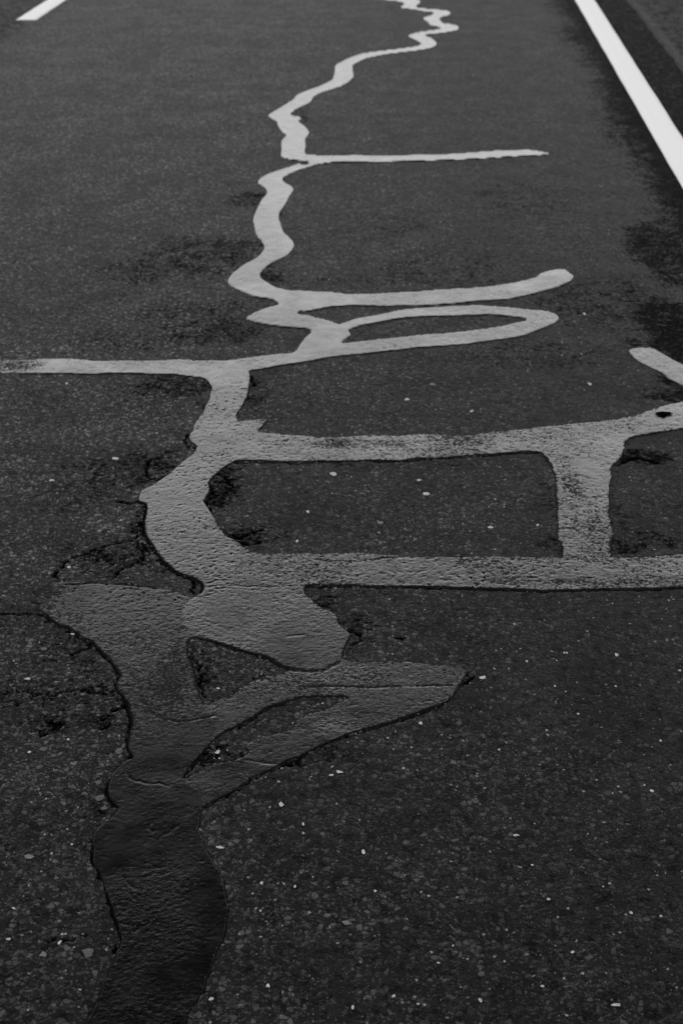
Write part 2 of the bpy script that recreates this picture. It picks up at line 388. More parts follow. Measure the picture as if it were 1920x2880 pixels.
def build_road():
    xs = [-.80]
    while xs[-1] < .30: xs.append(xs[-1] + .0025)
    while xs[-1] < .95: xs.append(xs[-1] + .004)
    s = .006
    while xs[-1] < 3.0: xs.append(xs[-1] + s); s = min(s * 1.03, .03)
    while xs[-1] < 3.9: xs.append(xs[-1] + .06)
    left = [-.80]; s = .003
    while left[-1] > -4.6: left.append(left[-1] - s); s = min(s * 1.04, .04)
    xs = np.array(left[:0:-1] + xs)
    ys = [-12., -8, -5, -3, -2, -1, -.4, 0, .3, .6, .8, .95, 1.05]
    while ys[-1] < 3.1: ys.append(ys[-1] + .0027)
    s = .003
    while ys[-1] < 13: ys.append(ys[-1] + s); s *= 1.009
    while ys[-1] < 900: s *= 1.12; ys.append(ys[-1] + s)
    ys = np.array(ys)
    nx, ny = len(xs), len(ys)
    X, Y = np.meshgrid(xs, ys)
    x = X.ravel(); y = Y.ravel()
    z = (fbm(x * 9, y * 9, 5, 3) - .5) * .0012
    near = (y > .9) & (y < 14)
    z[near] += (fbm(x[near] * 110, y[near] * 110, 6, 2) - .5) * .0009
    ck = np.zeros_like(x)
    wob = fbm(x * 90, y * 90, 21, 2)
    for pts, hw, dep in CRACKS:
        pl = ground_poly(pts, False, 2)
        hw = hw * .001; pad = hw * 4
        m = (x > pl[:, 0].min() - pad) & (x < pl[:, 0].max() + pad) & (y > pl[:, 1].min() - pad) & (y < pl[:, 1].max() + pad)
        idx = np.nonzero(m)[0]
        if not len(idx): continue
        # ragged line: shift the place where the distance is measured
        jx = (vnoise(x[idx] * 130, y[idx] * 130, 3) - .5) * .009
        jy = (vnoise(x[idx] * 130, y[idx] * 130, 4) - .5) * .009
        d = seg_dist(x[idx] + jx, y[idx] + jy, pl, False)
        w = hw * .8 * (.0 + 1.9 * wob[idx])
        k = 1 - sstep(w * .55, w * 1.35 + .0012, d)
        z[idx] = np.minimum(z[idx], z[idx] * (1 - k) - k * dep * .001)
        ck[idx] = np.maximum(ck[idx], k)
    # crumbling zones: a web of hairlines and lost grains
    cz = np.zeros_like(x)
    for cx, cy, rx, ry, a in [(330,1560,.16,.12,.6),(420,1470,.05,.12,1),(250,1400,.16,.12,.5),(440,1310,.07,.1,.9),(640,1370,.05,.12,.9),(690,1500,.12,.06,.8),(230,1850,.14,.12,.6),(170,1950,.2,.06,.9),(330,2000,.06,.08,.8),
              (540,1880,.05,.1,.9),(640,1930,.07,.05,.5),(590,2130,.07,.05,.8),(860,2120,.12,.03,.6),(1000,1790,.05,.08,.7),(920,1690,.05,.06,.8),(450,1090,.2,.12,.7),(720,1110,.05,.14,.8),(1800,1290,.1,.05,.6),(560,1440,.03,.1,.7),(140,2030,.08,.05,.6),
              (620,870,.14,.1,.6),(540,720,.2,.25,.4),(690,560,.14,.2,.5),(760,790,.06,.16,.6),(1100,1310,.3,.03,.4),(900,1665,.2,.02,.4),(60,1760,.12,.05,.4),(1540,1400,.02,.12,.7),(1740,1450,.02,.12,.6),(1300,1780,.2,.12,.18),(300,2280,.06,.06,.4)]:
        gx, gy = gp(cx, cy); t = ((x - gx) / rx) ** 2 + ((y - gy) / ry) ** 2
        cz = np.maximum(cz, a * (1 - sstep(.1, 1.3, t)))
    ii = np.nonzero(cz > .02)[0]
    xx, yy_ = x[ii], y[ii]
    wx = (fbm(xx * 70, yy_ * 70, 41, 2) - .5) * .03; wy = (fbm(xx * 70, yy_ * 70, 43, 2) - .5) * .03
    rg = np.minimum(np.abs(fbm((xx + wx) * 17, (yy_ + wy) * 22, 40, 2) - .5) * 2, np.abs(fbm((xx + wx) * 34, (yy_ + wy) * 40, 140, 2) - .5) * 2.6)
    web = (1 - sstep(.010, .034, rg)) * sstep(.30, .6, fbm(xx * 12, yy_ * 12, 44, 2) + .35 * cz[ii])
    lost = sstep(.70 - .12 * cz[ii], .80 - .12 * cz[ii], fbm(xx * 95, yy_ * 110, 45, 2))
    kk = np.maximum(web, lost * .5) * cz[ii] * .85
    z[ii] -= kk * .0035; ck[ii] = np.maximum(ck[ii], kk)
    # stains: dark band along the edge line, darker rough places beside the sealed cracks
    v = FPX; zc = y * ct + (CAMH) * st
    px = W0 / 2 + FPX * x / np.maximum(zc, .1)
    xe = edge_x(y)                      # left side of the white line
    off = xe - x
    big = fbm(x * 2.2 + 3, y * 2.2, 31, 3)
    stn = 1.05 - off / (.27 + .30 * (big - .3))
    stn = np.clip(stn, 0, .95)
    stn = np.where(off < -.10, .85, stn)
    stn = np.where(off < -.62, .45, stn)
    stn *= sstep(3.4, 4.2, y)
    def blob(cx, cy, rx, ry, a):
        gx, gy = gp(cx, cy)
        t = ((x - gx) / rx) ** 2 + ((y - gy) / ry) ** 2
        np.maximum(stn, (a if a > .65 else min(a * 1.35, .66)) * (1 - sstep(.15, 1.3, t)), out=stn)
    for b in [(560,720,.26,.30,.46),(420,760,.22,.2,.42),(600,930,.22,.16,.46),(330,960,.2,.12,.36),(760,600,.06,.2,.5),(350,1330,.2,.14,.4),(1250,770,.3,.3,.34),(1100,640,.2,.2,.32),(1500,1000,.3,.15,.34),(1700,850,.3,.3,.4),(1480,560,.3,.4,.3),(1860,700,.16,.40,.78),(1900,760,.12,.3,.7),(1880,900,.14,.26,.85),(1930,960,.14,.3,.9),(1900,1110,.12,.07,.75),(1880,1060,.06,.08,.7),(1795,1283,.10,.05,.75),(1700,1280,.02,.03,.4),
              (1780,960,.05,.05,.5),(1850,1520,.10,.05,.45),(1760,1540,.07,.04,.5),(1545,1290,.02,.05,.5),(1560,1530,.05,.05,.45),
              (625,1345,.05,.08,.6),(612,1400,.04,.07,.55),(690,1510,.09,.05,.45),(500,1085,.16,.10,.5),(715,1100,.05,.12,.5),(580,1140,.04,.08,.4),
              (380,1300,.06,.10,.45),(270,1370,.10,.08,.38),(340,1560,.10,.06,.42),(400,1470,.04,.06,.55),(760,780,.06,.16,.5),(650,860,.1,.06,.4),(500,880,.18,.12,.38),(690,560,.10,.14,.45),(700,700,.1,.2,.42),(840,330,.06,.3,.4),
              (600,1990,.10,.05,.35),(590,2120,.05,.04,.5),(560,1900,.04,.06,.4),(1000,1760,.05,.05,.4),(1000,790,.1,.08,.3),(1900,500,.15,.5,.7),(150,2040,.04,.03,.45)]:
        blob(*b)
    # far left: resurfaced strip under the centre line
    gx0, gy0 = gp(0, 150)
    dl = x - centre_x(y)
    far = sstep(6.0, 7.5, y)
    stn = np.maximum(stn, far * .62 * (1 - sstep(.02, .33, dl)))
    me_z = z
    keep = np.ones(x.shape, bool)
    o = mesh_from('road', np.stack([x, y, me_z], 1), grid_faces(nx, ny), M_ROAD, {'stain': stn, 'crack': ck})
    o['kind'] = 'structure'
    return o

# white lines: two points of each side read off the photograph, straight on the ground
def line_fn(pa, pb):
    (xa, ya), (xb, yb) = [tuple(map(float, gp(*p))) for p in (pa, pb)]
    return lambda y: xa + (xb - xa) * (y - ya) / (yb - ya)
edge_x = line_fn((1615.5, 0), (1920, 533))
edge_x2 = line_fn((1670.7, 0), (1920, 391))
centre_x = line_fn((134, 0), (50, 54))
centre_x2 = line_fn((190, 0), (106, 50))
print('edge', edge_x(0.), edge_x(5.), edge_x(10.), edge_x2(5.), edge_x2(10.), 'centre', centre_x(8.), centre_x(10.), centre_x2(8.), centre_x2(10.), gp(50, 54), gp(0, 0))
build_road()

def strip(name, f1, f2, y0, y1, mat, z=.003, n=240, jit=.0015, seed=1, across=9):
    ys = y0 + (y1 - y0) * (np.linspace(0, 1, n) ** 1.8)
    v = []
    for j, y in enumerate(ys):
        a = f1(y) + (vnoise(np.array([y * 60.]), np.array([3.]), seed)[0] - .5) * 2 * jit
        b = f2(y) + (vnoise(np.array([y * 60.]), np.array([9.]), seed)[0] - .5) * 2 * jit
        for k in range(across):
            t = k / (across - 1)
            zz = z if 0 < k < across - 1 else -.001
            tt = t if 0 < k < across - 1 else t
            if k == 1: tt = .02
            if k == across - 2: tt = .98
            v.append((a + (b - a) * tt, y, zz + (0 if 0 < j < n - 1 else -.004)))
    return mesh_from(name, v, grid_faces(across, n), mat)
def avg(f, g, w): return lambda y: f(y)
o = strip('edge_line', edge_x, edge_x2, 1.5, 60, M_PAINT, seed=3)
tag(o, 'long unbroken white painted line running up the right side of the road', 'road marking')
_, yd = gp(75, 56)
w_ = float(centre_x2(9.0) - centre_x(9.0))
wl_ = float(edge_x2(7.) - edge_x(7.))
slope = (float(edge_x(10.)) - float(edge_x(5.))) / 5
xc = float(gp(50, 54)[0])
def dash(k, lab):
    y0 = float(yd) + k * 9.0
    f1 = lambda y: centre_x(y)
    f2 = lambda y: centre_x(y) + wl_ * .97
    o = strip('centre_line_dash', f1, f2, y0, y0 + 3.0, M_PAINT, n=60, seed=8 + k)
    tag(o, lab, 'road marking')
dash(0, 'single white painted dash in the upper left corner of the road')

# shoulder beyond the edge line: coarser strip laid against the lane
def build_shoulder():
    f = line_fn((1760, 0), (1920, 205))
    n = 260; ys = 4.0 + 60 * (np.linspace(0, 1, n) ** 1.8); v = []; stn = []
    for y in ys:
        a = float(f(y)); 
        for k, dx in enumerate([0, .012, .03, .07, .14, .22, .3, .4, .55, .75, 1.0, 1.4]):
            jj = (vnoise(np.array([y * 30.]), np.array([1. + k]), 4)[0] - .5) * .02
            v.append((a + dx + (jj if k < 2 else 0), y, -.001 if k == 0 else .0045 + (.0035 if k in (1, 2) else 0) + .002 * (vnoise(np.array([y * 20.]), np.array([k * 3.]), 6)[0] - .5)))
            stn.append(.1 if k < 3 else .60)
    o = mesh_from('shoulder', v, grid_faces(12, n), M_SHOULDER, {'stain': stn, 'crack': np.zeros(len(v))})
    o['kind'] = 'structure'
build_shoulder()

g = 1200.0
o = mesh_from('ground', [(-g, -g, -.06), (g, -g, -.06), (g, g, -.06), (-g, g, -.06)], [(0, 1, 2, 3)], M_GROUND)
o['kind'] = 'structure'

# ------------------------------------------------------------------ bitumen poured over the cracks
SMOOTH = [(310, 2390, .07), (450, 2160, .05), (500, 1400, .14), (800, 1830, .09), (560, 1560, .12), (1250, 1610, .06), (640, 1760, .08), (1700, 1610, .05)]
THIN = [(30, 1032, .14, .08, .5), (260, 1730, .14, .13, .30), (400, 1870, .12, .16, .34), (440, 2000, .09, .12, .28), (700, 1700, .09, .08, .2), (1000, 1900, .25, .06, .2), (100, 1690, .05, .07, .6), (130, 1660, .07, .03, .6), (620, 2180, .09, .04, .35), (500, 1900, .05, .10, .35), (20, 1030, .12, .06, .7), (860, 1960, .05, .06, .3), (1000, 2030, .09, .03, .25),
        (960, 1250, .20, .03, .45), (1400, 1230, .18, .05, .35), (1600, 1340, .03, .12, .5), (600, 1255, .07, .04, .4), (1330, 1640, .25, .025, .3), (1800, 1640, .2, .03, .4), (540, 2450, .03, .10, .2), (1480, 780, .1, .1, .3), (400, 1030, .2, .04, .3)]
def smooth_map(x, y):
    sm = .45 + .55 * sstep(.38, .60, fbm(x * 7 + 3, y * 7, 95, 2))
    for cx, cy, rr in SMOOTH:
        gx, gy = gp(cx, cy); sm *= .5 + .5 * sstep(.3, 1, np.hypot(x - gx, y - gy) / rr)
    return sm * (.35 + .65 * (1 - sstep(4.2, 6.5, y)))
CREASE = [([(190,1646),(230,1645),(262,1642),(305,1645),(350,1645),(400,1652),(440,1657)], 3, 1.3), ([(760,1858),(790,1875),(815,1884),(851,1889),(892,1889),(924,1880),(950,1866)], 4, 1.5), ([(1560,1563),(1600,1568),(1650,1570),(1720,1567)], 3, .4), ([(398,1960),(420,1995),(439,2014),(470,2024),(503,2032),(551,2024),(600,2014)], 3, .9), ([(1616,1336),(1640,1342),(1655,1347)], 4, .8), ([(1600,1382),(1640,1398),(1662,1404),(1710,1394)], 4, .45),
 ([(850,1931),(960,1932),(1060,1933),(1160,1932),(1210,1929),(1270,1930)], 2.5, .9), ([(900,1577),(985,1580),(1040,1576),(1090,1570),(1190,1567)], 3, .8), ([(350,2172),(372,2196),(400,2204),(440,2205),(475,2213)], 2.5, .8),
 ([(420,2312),(426,2345)], 3, .6), ([(806,1792),(830,1788),(856,1787)], 3, .7), ([(570,1651),(640,1649),(700,1652),(770,1651),(840,1650)], 2, .8), ([(690,2140),(760,2150),(850,2152)], 2, .6), ([(450,2360),(480,2340),(500,2325)], 3, .5),
 ([(1570,1490),(1600,1488),(1618,1486)], 4, .8), ([(1566,1512),(1600,1508)], 4, .7), ([(346,1926),(380,1934),(420,1942),(500,1938)], 2, .5), ([(332,2060),(370,2052),(430,2060)], 2, .5), ([(345,2465),(372,2490),(384,2500)], 2.5, .6)]
def crease_map(x, y):
    m_ = np.zeros_like(x)
    for pts, w, a in CREASE:
        pl = ground_poly(pts, False, 2)
        i_ = np.nonzero((x > pl[:, 0].min() - .02) & (x < pl[:, 0].max() + .02) & (y > pl[:, 1].min() - .02) & (y < pl[:, 1].max() + .02))[0]
        if not len(i_): continue
        d_ = seg_dist(x[i_] + (vnoise(x[i_] * 90, y[i_] * 90, 8) - .5) * .006, y[i_] + (vnoise(x[i_] * 90, y[i_] * 90, 9) - .5) * .006, pl, False)
        m_[i_] = np.maximum(m_[i_], a * (1 - sstep(w * .0004, w * .0013, d_)) * (.4 + .8 * vnoise(x[i_] * 25, y[i_] * 25, 12)))
    return m_
def pore_map(x, y):
    reg = fbm(x * 7, y * 7, 171, 2)
    cross = sstep(2.35, 2.5, y) * (1 - sstep(3.3, 3.6, y) * .85)
    near = (1 - sstep(2.35, 2.5, y)) * sstep(1.82, 2.05, y)
    p = .02 + .36 * near + .38 * cross + (reg - .5) * (.15 + .3 * near + .6 * cross)
    for cx, cy, rx, ry, a in THIN:
        gx, gy = gp(cx, cy); t = ((x - gx) / rx) ** 2 + ((y - gy) / ry) ** 2
        p += a * .6 * (1 - sstep(0, 1.4, t))
    for cx, cy, rr in SMOOTH:
        gx, gy = gp(cx, cy); p -= .35 * (1 - sstep(.2, 1, np.hypot(x - gx, y - gy) / rr))
    # the smooth reach from the left junction down to the lobe
    gx, gy = gp(470, 1400); p -= .32 * (1 - sstep(.5, 1, np.hypot((x - gx) / .24, (y - gy) / .60)))
    return np.clip(p, -.3, 1.1) + crease_map(x, y) * .6
def surf(x, y):
    """relief shared by every pour, so that they melt together where they overlap"""
    sm = smooth_map(x, y) * (.52 + .36 * sstep(1.6, 2.5, y))
    z = ((fbm(x * 150, y * 200, 60, 2) - .5) * 1.15 + (fbm(x * 38, y * 46, 61, 2) - .5) * (.25 + .45 * sstep(2.0, 2.6, y))) * .001 * sm
    # small burst bubbles and places where the stone shows through
    reg = fbm(x * 6, y * 6, 71, 2); cross = sstep(2.35, 2.5, y) * (1 - sstep(4.0, 5.0, y) * .6)
    th = .75 - .22 * (reg - .42) * (.4 + .6 * cross)
    z -= sstep(th, th + .06, fbm(x * 150, y * 185, 70, 2)) * (.0005 + .0010 * cross) * (.3 + .7 * sm)
    z -= crease_map(x, y) * .0009
    for cx, cy, rx, ry, a in THIN:
        gx, gy = gp(cx, cy); t = ((x - gx) / rx) ** 2 + ((y - gy) / ry) ** 2
        z -= a * .001 * (1 - sstep(0, 1.2, t)) * (.6 + .8 * fbm(x * 60, y * 60, 88, 2))
    return z
def pour(name, pts, label, cat='crack sealant', holes=(), off=0, res=.003, edge=3.0, jit=2.0, seed=0, mat=None, group='bitumen seams sealing the road cracks'):
    poly = ground_poly(pts); hs = [ground_poly(h) for h in holes]
    x0, x1 = poly[:, 0].min() - .01, poly[:, 0].max() + .01
    y0, y1 = poly[:, 1].min() - .01, poly[:, 1].max() + .01
    xs = np.arange(x0, x1, res)
    ys = [y0]; s = res
    while ys[-1] < y1: ys.append(ys[-1] + max(res, res * (ys[-1] / 2.6) ** 1.5))
    ys = np.array(ys)
    X, Y = np.meshgrid(xs, ys); x = X.ravel(); y = Y.ravel()
    # coarse pass: find the rows and columns that matter
    d = np.full(x.shape, -1.0)
    # work in row slabs to limit the segments tested
    nx, ny = len(xs), len(ys)
    d = sdf(x, y, poly, hs)
    du = d.copy()                      # how deep inside the whole network, so that joints melt together
    for pts2, hol2 in NET:
        if pts2 is pts: continue
        p2 = ground_poly(pts2); h2 = [ground_poly(h) for h in hol2]
        ii = np.nonzero((x > p2[:, 0].min() - .01) & (x < p2[:, 0].max() + .01) & (y > p2[:, 1].min() - .01) & (y < p2[:, 1].max() + .01) & (d > -.03))[0]
        if len(ii): du[ii] = np.maximum(du[ii], sdf(x[ii], y[ii], p2, h2))
    jt = (fbm(x * 85, y * 85, 50, 3) - .5) * 1.4 * jit * .001 + (fbm(x * 210, y * 210, 52, 2) - .5) * 1.1 * jit * .001 + (fbm(x * 22, y * 22, 77, 2) - .5) * 2 * jit * .001
    d = d + jt; du = np.maximum(du + jt, d)
    e = edge * .0007
    Ty = (1.15 + .35 * sstep(2.8, 3.3, y) + 1.1 * sstep(4.0, 6.5, y)) * .001
    prof = np.where(du > 0, Ty * np.sqrt(np.clip(1 - (1 - np.clip(du / e, 0, 1)) ** 2, 0, 1)), du * 1.2)
    k = sstep(-.5, 1, du / e)
    z = prof + off * .00009 * k + k * surf(x, y) - np.where((d < .001) & (du > d + .001), .0003, 0)
    F = grid_faces(nx, ny)
    keep = (d[F].max(1) > -.002) & (d[F].min(1) > -.012)
    F = F[keep]
    used = np.zeros(len(x), bool); used[F.ravel()] = True
    remap = np.cumsum(used) - 1
    F = remap[F]
    v = np.stack([x, y, z], 1)[used]
    o = mesh_from(name, v, F, mat or M_TAR, {'ripple': (smooth_map(x, y) * (.80 + .15 * sstep(1.6, 2.5, y)))[used], 'edge': np.clip((du - .0005) / .008, 0, 1)[used], 'pore': pore_map(x, y)[used]})
    tag(o, label, cat, group)
    return o

M1 = [(860,-60),(900,-16),(980,-6),(1048,-1),(1084,2),(1128,7),(1135,13),(1126,19),(1135,25),(1164,28),(1191,33),(1218,36),(1213,42),(1191,49),(1189,54),(1202,62),(1207,71),(1227,76),(1240,80),(1213,85),(1173,91),(1149,99),(1149,105),(1169,114),(1182,123),(1173,129),(1129,136),(1070,143),(1021,150),(986,161),(959,174),(941,185),(941,196),(937,214),(932,225),(896,243),(864,254),(835,267),(823,280),(794,299),(770,313),(755,322),(754,328),(766,337),(778,343),(780,354),(790,369),(804,382),(794,391),(790,403),(790,424),(789,439),(796,446),(823,453),(855,455),(866,457),(866,462),(858,463),(837,461),(813,469),(772,482),(741,495),(726,507),(725,518),(741,528),(748,536),(749,544),(733,565),(715,603),(710,621),(715,644),(722,667),(735,680),(742,695),(735,710),(720,726),(697,738),(669,756),(654,768),(640,787),(641,800),(651,810),(677,823),(712,837),(728,840),(766,846),(789,854),(753,864),(728,873),(702,887),(689,897),(707,907),(743,915),(779,920),(817,924),(850,926),(873,933),(860,947),(847,962),(837,978),(824,992),(800,1012),(860,1012),(930,990),
 (963,964),(986,944),(981,930),(965,912),(952,911),(927,901),(893,893),(868,886),(836,881),(860,872),(870,845),(855,818),(817,817),(779,808),(753,794),(733,777),(743,759),(766,741),(804,723),(822,705),(828,690),(819,672),(799,652),(790,626),(786,603),(802,578),(814,555),(826,534),(819,522),(804,514),(795,505),(809,494),(842,481),(881,468),(905,452),(876,436),(858,432),(861,413),(859,395),(861,387),(871,375),(862,360),(851,350),(841,342),(848,332),(835,326),(817,323),(835,307),(872,289),(884,271),(900,263),(935,252),(968,239),(990,223),(995,214),(992,187),(1004,176),(1039,163),(1102,152),(1169,144),(1204,138),(1227,127),(1225,117),(1209,105),(1195,99),(1236,95),(1276,88),(1291,78),(1276,69),(1247,65),(1236,51),(1258,45),(1267,36),(1253,29),(1213,26),(1173,21),(1171,16),(1182,7),(1178,0),(1150,-8),(1090,-12),(1000,-16),(950,-28),(910,-60)]
# --- arm ending in a point, level with the white line
J = [(866,440),(880,436),(905,437),(1000,436),(1082,437),(1266,433),(1389,424),(1480,421),(1511,424),(1545,433),(1511,440),(1450,442),(1327,450),(1144,456),(1000,458),(932,459),(881,467),(870,462)]
# --- arm with rounded end
I_ = [(760,842),(766,830),(779,810),(817,817),(855,818),(932,822),(978,826),(1068,825),(1144,821),(1221,815),(1362,806),(1439,795),(1500,781),(1522,767),(1564,757),(1586,757),(1601,767),(1615,778),(1604,792),(1564,809),(1515,824),(1470,835),(1424,844),(1362,848),(1301,853),(1221,860),(1144,863),(1068,863),(991,862),(940,866),(906,870),(850,879),(800,862)]
# --- left band and loop
GH = [(-420,1014),(0,1012),(122,1009),(208,1009),(275,1015),(383,1013),(452,1013),(510,1010),(550,1013),(600,1013),(638,1013),(677,1008),(728,1001),(779,995),(824,991),(880,960),(920,925),(955,911),(973,905),(1004,895),(1042,888),(1093,879),(1119,872),(1182,866),(1272,861),(1347,858),(1424,864),(1485,870),(1531,874),(1558,882),(1571,893),(1569,902),(1546,917),(1500,936),(1466,948),(1424,956),(1362,963),(1297,972),(1195,979),(1093,990),(991,1000),(932,1007),(881,1016),(830,1024),(779,1031),(743,1039),(728,1042),(700,1046),(660,1075),(600,1085),(586,1076),(568,1066),(513,1059),(480,1055),(337,1053),(245,1054),(122,1053),(0,1053),(-420,1055)]
GHh = [(950,948),(968,936),(981,930),(1004,921),(1042,913),(1093,903),(1157,895),(1246,891),(1301,890),(1378,887),(1436,893),(1477,899),(1454,907),(1393,919),(1332,928),(1240,938),(1195,940),(1093,951),(1017,959),(963,964)]
# --- middle strip with the wide lobe
M2 = [(600,1060),(586,1076),(594,1092),(588,1116),(580,1137),(568,1162),(550,1186),(537,1217),(531,1226),(534,1242),(551,1257),(544,1275),(528,1287),(501,1309),(479,1330),(449,1350),(433,1364),(400,1379),(391,1395),(391,1410),(410,1418),(414,1433),(407,1458),(406,1482),(410,1504),(421,1522),(436,1546),(455,1574),(479,1595),(507,1614),(544,1626),(570,1644),(565,1669),(538,1683),(519,1705),(512,1740),(528,1782),(554,1791),(614,1809),(653,1820),(685,1832),(752,1849),(771,1864),(812,1880),(851,1885),(892,1885),(924,1876),(950,1862),(965,1851),(968,1830),(975,1811),(987,1787),(978,1775),(953,1753),(944,1729),(901,1707),(880,1689),(858,1667),(862,1650),(880,1610),(862,1570),(840,1556),(736,1556),(697,1546),(666,1522),(632,1504),(611,1467),(593,1439),(574,1412),(577,1407),(590,1382),(588,1364),(599,1343),(614,1330),(635,1312),(666,1297),(700,1290),(710,1240),(690,1200),(672,1183),(669,1168),(684,1141),(695,1119),(700,1092),(704,1061),(697,1044),(650,1040)]
# --- upper cross band on the right
E = [(625,1230),(655,1190),(697,1182),(752,1181),(742,1199),(733,1214),(789,1220),(840,1225),(932,1229),(1024,1224),(1115,1226),(1177,1221),(1320,1222),(1440,1209),(1547,1198),(1654,1188),(1761,1174),(1838,1149),(1866,1140),(1920,1129),(2150,1098),(2400,1080),(2400,1150),(2150,1172),(1920,1207),(1853,1218),(1783,1230),(1750,1246),(1700,1285),(1600,1290),(1512,1273),(1440,1275),(1320,1284),(1269,1289),(1161,1292),(1131,1296),(1054,1296),(901,1299),(840,1300),(727,1298),(666,1297),(630,1300),(600,1270)]
# --- lower cross band on the right
D = [(600,1560),(660,1548),(736,1556),(840,1556),(993,1554),(1085,1560),(1207,1564),(1320,1564),(1440,1564),(1562,1567),(1722,1566),(1807,1567),(1920,1558),(2300,1548),(2300,1650),(1920,1653),(1777,1658),(1670,1658),(1547,1662),(1440,1659),(1320,1655),(1207,1651),(1085,1650),(962,1648),(840,1648),(700,1650),(600,1640)]
# --- post between the two bands
Fp = [(1500,1235),(1500,1262),(1520,1274),(1541,1301),(1556,1341),(1562,1408),(1566,1470),(1566,1515),(1576,1534),(1578,1561),(1570,1590),(1600,1615),(1700,1615),(1730,1590),(1720,1560),(1720,1546),(1722,1485),(1714,1424),(1714,1378),(1717,1360),(1722,1312),(1734,1299),(1752,1272),(1758,1244),(1780,1225),(1700,1205)]
# --- stub at the right edge
K = [(1764,987),(1786,979),(1823,978),(1844,984),(1875,1002),(1920,1025),(2100,1085),(2300,1125),(2300,1160),(2080,1140),(1920,1088),(1878,1067),(1859,1051),(1832,1039),(1804,1025),(1780,1009)]
# --- near strip running out of the bottom of the frame
A = [(170,3150),(205,2990),(240,2880),(251,2859),(267,2829),(270,2810),(283,2789),(289,2761),(303,2746),(306,2721),(322,2703),(325,2679),(335,2666),(341,2642),(335,2614),(329,2596),(319,2571),(313,2547),(304,2519),(293,2499),(285,2475),(273,2446),(264,2431),(261,2411),(263,2386),(260,2362),(270,2337),(289,2319),(307,2303),(332,2276),(322,2264),(306,2245),(303,2224),(306,2202),(313,2178),(332,2160),(353,2141),(371,2130),(362,2111),(359,2090),(363,2062),(372,2030),(364,1999),(356,1970),(328,1935),(331,1913),(339,1901),(328,1884),(308,1855),(277,1823),(257,1804),(232,1795),(219,1782),(198,1774),(191,1765),(166,1758),(144,1742),(118,1724),(100,1712),(108,1700),(84,1690),(104,1678),(92,1664),(118,1656),(124,1648),(137,1640),(191,1636),(287,1639),(360,1646),(446,1653),(500,1666),(538,1680),(600,1690),(640,1760),(600,1800),(540,1795),(530,1841),(548,1880),(557,1928),(573,1982),(605,2040),(590,2090),(564,2125),(519,2186),(560,2225),(578,2266),(570,2278),(564,2300),(561,2325),(572,2355),(580,2386),(598,2411),(613,2438),(629,2472),(633,2509),(641,2539),(644,2559),(638,2608),(629,2642),(610,2685),(598,2721),(583,2758),(570,2789),(558,2813),(540,2841),(531,2868),(490,2980),(450,3150)]
# --- the two arms meeting in a pointed tip
CC = [(470,2250),(455,2120),(480,2000),(540,1985),(573,1982),(605,1972),(650,1953),(679,1928),(739,1904),(797,1889),(830,1872),(900,1862),(965,1851),(987,1859),(1054,1862),(1146,1863),(1223,1868),(1293,1876),(1316,1885),(1311,1900),(1293,1928),(1275,1958),(1259,1972),(1235,1984),(1192,1998),(1161,2012),(1054,2044),(993,2062),(956,2074),(915,2093),(883,2108),(844,2128),(800,2144),(774,2159),(723,2183),(679,2211),(637,2234),(580,2266),(560,2290),(500,2300)]
CCh = [(519,2187),(540,2150),(564,2122),(600,2085),(634,2058),(659,2046),(698,2026),(730,2004),(755,1988),(797,1979),(844,1964),(899,1959),(978,1962),(946,1979),(915,1995),(867,2007),(835,2023),(819,2049),(771,2065),(723,2077),(691,2097),(697,2118),(660,2136),(600,2150),(560,2168)]
NET = [(M1, []), (J, []), (I_, []), (GH, [GHh]), (M2, []), (E, []), (D, []), (Fp, []), (K, []), (A, []), (CC, [CCh])]
pour('sealed_crack', M1, 'narrow wandering bitumen seam zigzagging from the middle of the road to the top', off=3, res=.006, edge=3, jit=1.2, seed=1)
pour('sealed_crack', J, 'thin straight bitumen arm reaching right with a pointed tip, farthest of the side arms', off=1, res=.005, edge=3, jit=1.5, seed=2)
pour('sealed_crack', I_, 'bitumen arm curving up to a rounded blunt end at right, just above the loop', off=2, res=.005, edge=3, jit=3, seed=3)
pour('sealed_crack', GH, 'long level bitumen band from the left edge ending in a narrow closed loop', holes=[GHh], off=2, res=.0045, edge=3, jit=2.5, seed=4)
pour('sealed_crack', M2, 'broad curving bitumen strip in the middle whose lower end is a wide raised lobe', off=4, res=.0025, edge=3, jit=1.8, seed=5)
pour('sealed_crack', E, 'pitted level bitumen band crossing to the right edge, upper of the two parallel bands', off=3, res=.0032, edge=3, jit=3.4, seed=6)
pour('sealed_crack', D, 'straight level bitumen band leaving the middle strip, lower of the two parallel bands', off=2, res=.0028, edge=3, jit=2.2, seed=7)
pour('sealed_crack', Fp, 'upright bitumen strip joining the two parallel level bands at right', off=1, res=.003, edge=3, jit=3.5, seed=8)
pour('sealed_crack', K, 'smooth slanting bitumen stub entering from the right edge beside the black stains', off=1, res=.004, edge=3, jit=1.5, seed=9)
pour('sealed_crack', A, 'darkest rippled bitumen strip running from the bottom edge up to the black cracks at left', off=2, res=.002, edge=3, jit=2.0, seed=10, mat=M_TAR_DARK)
pour('sealed_crack', CC, 'forked bitumen patch of two slanting arms meeting in a pointed tongue at right', holes=[CCh], off=1, res=.0024, edge=3, jit=2.4, seed=11)

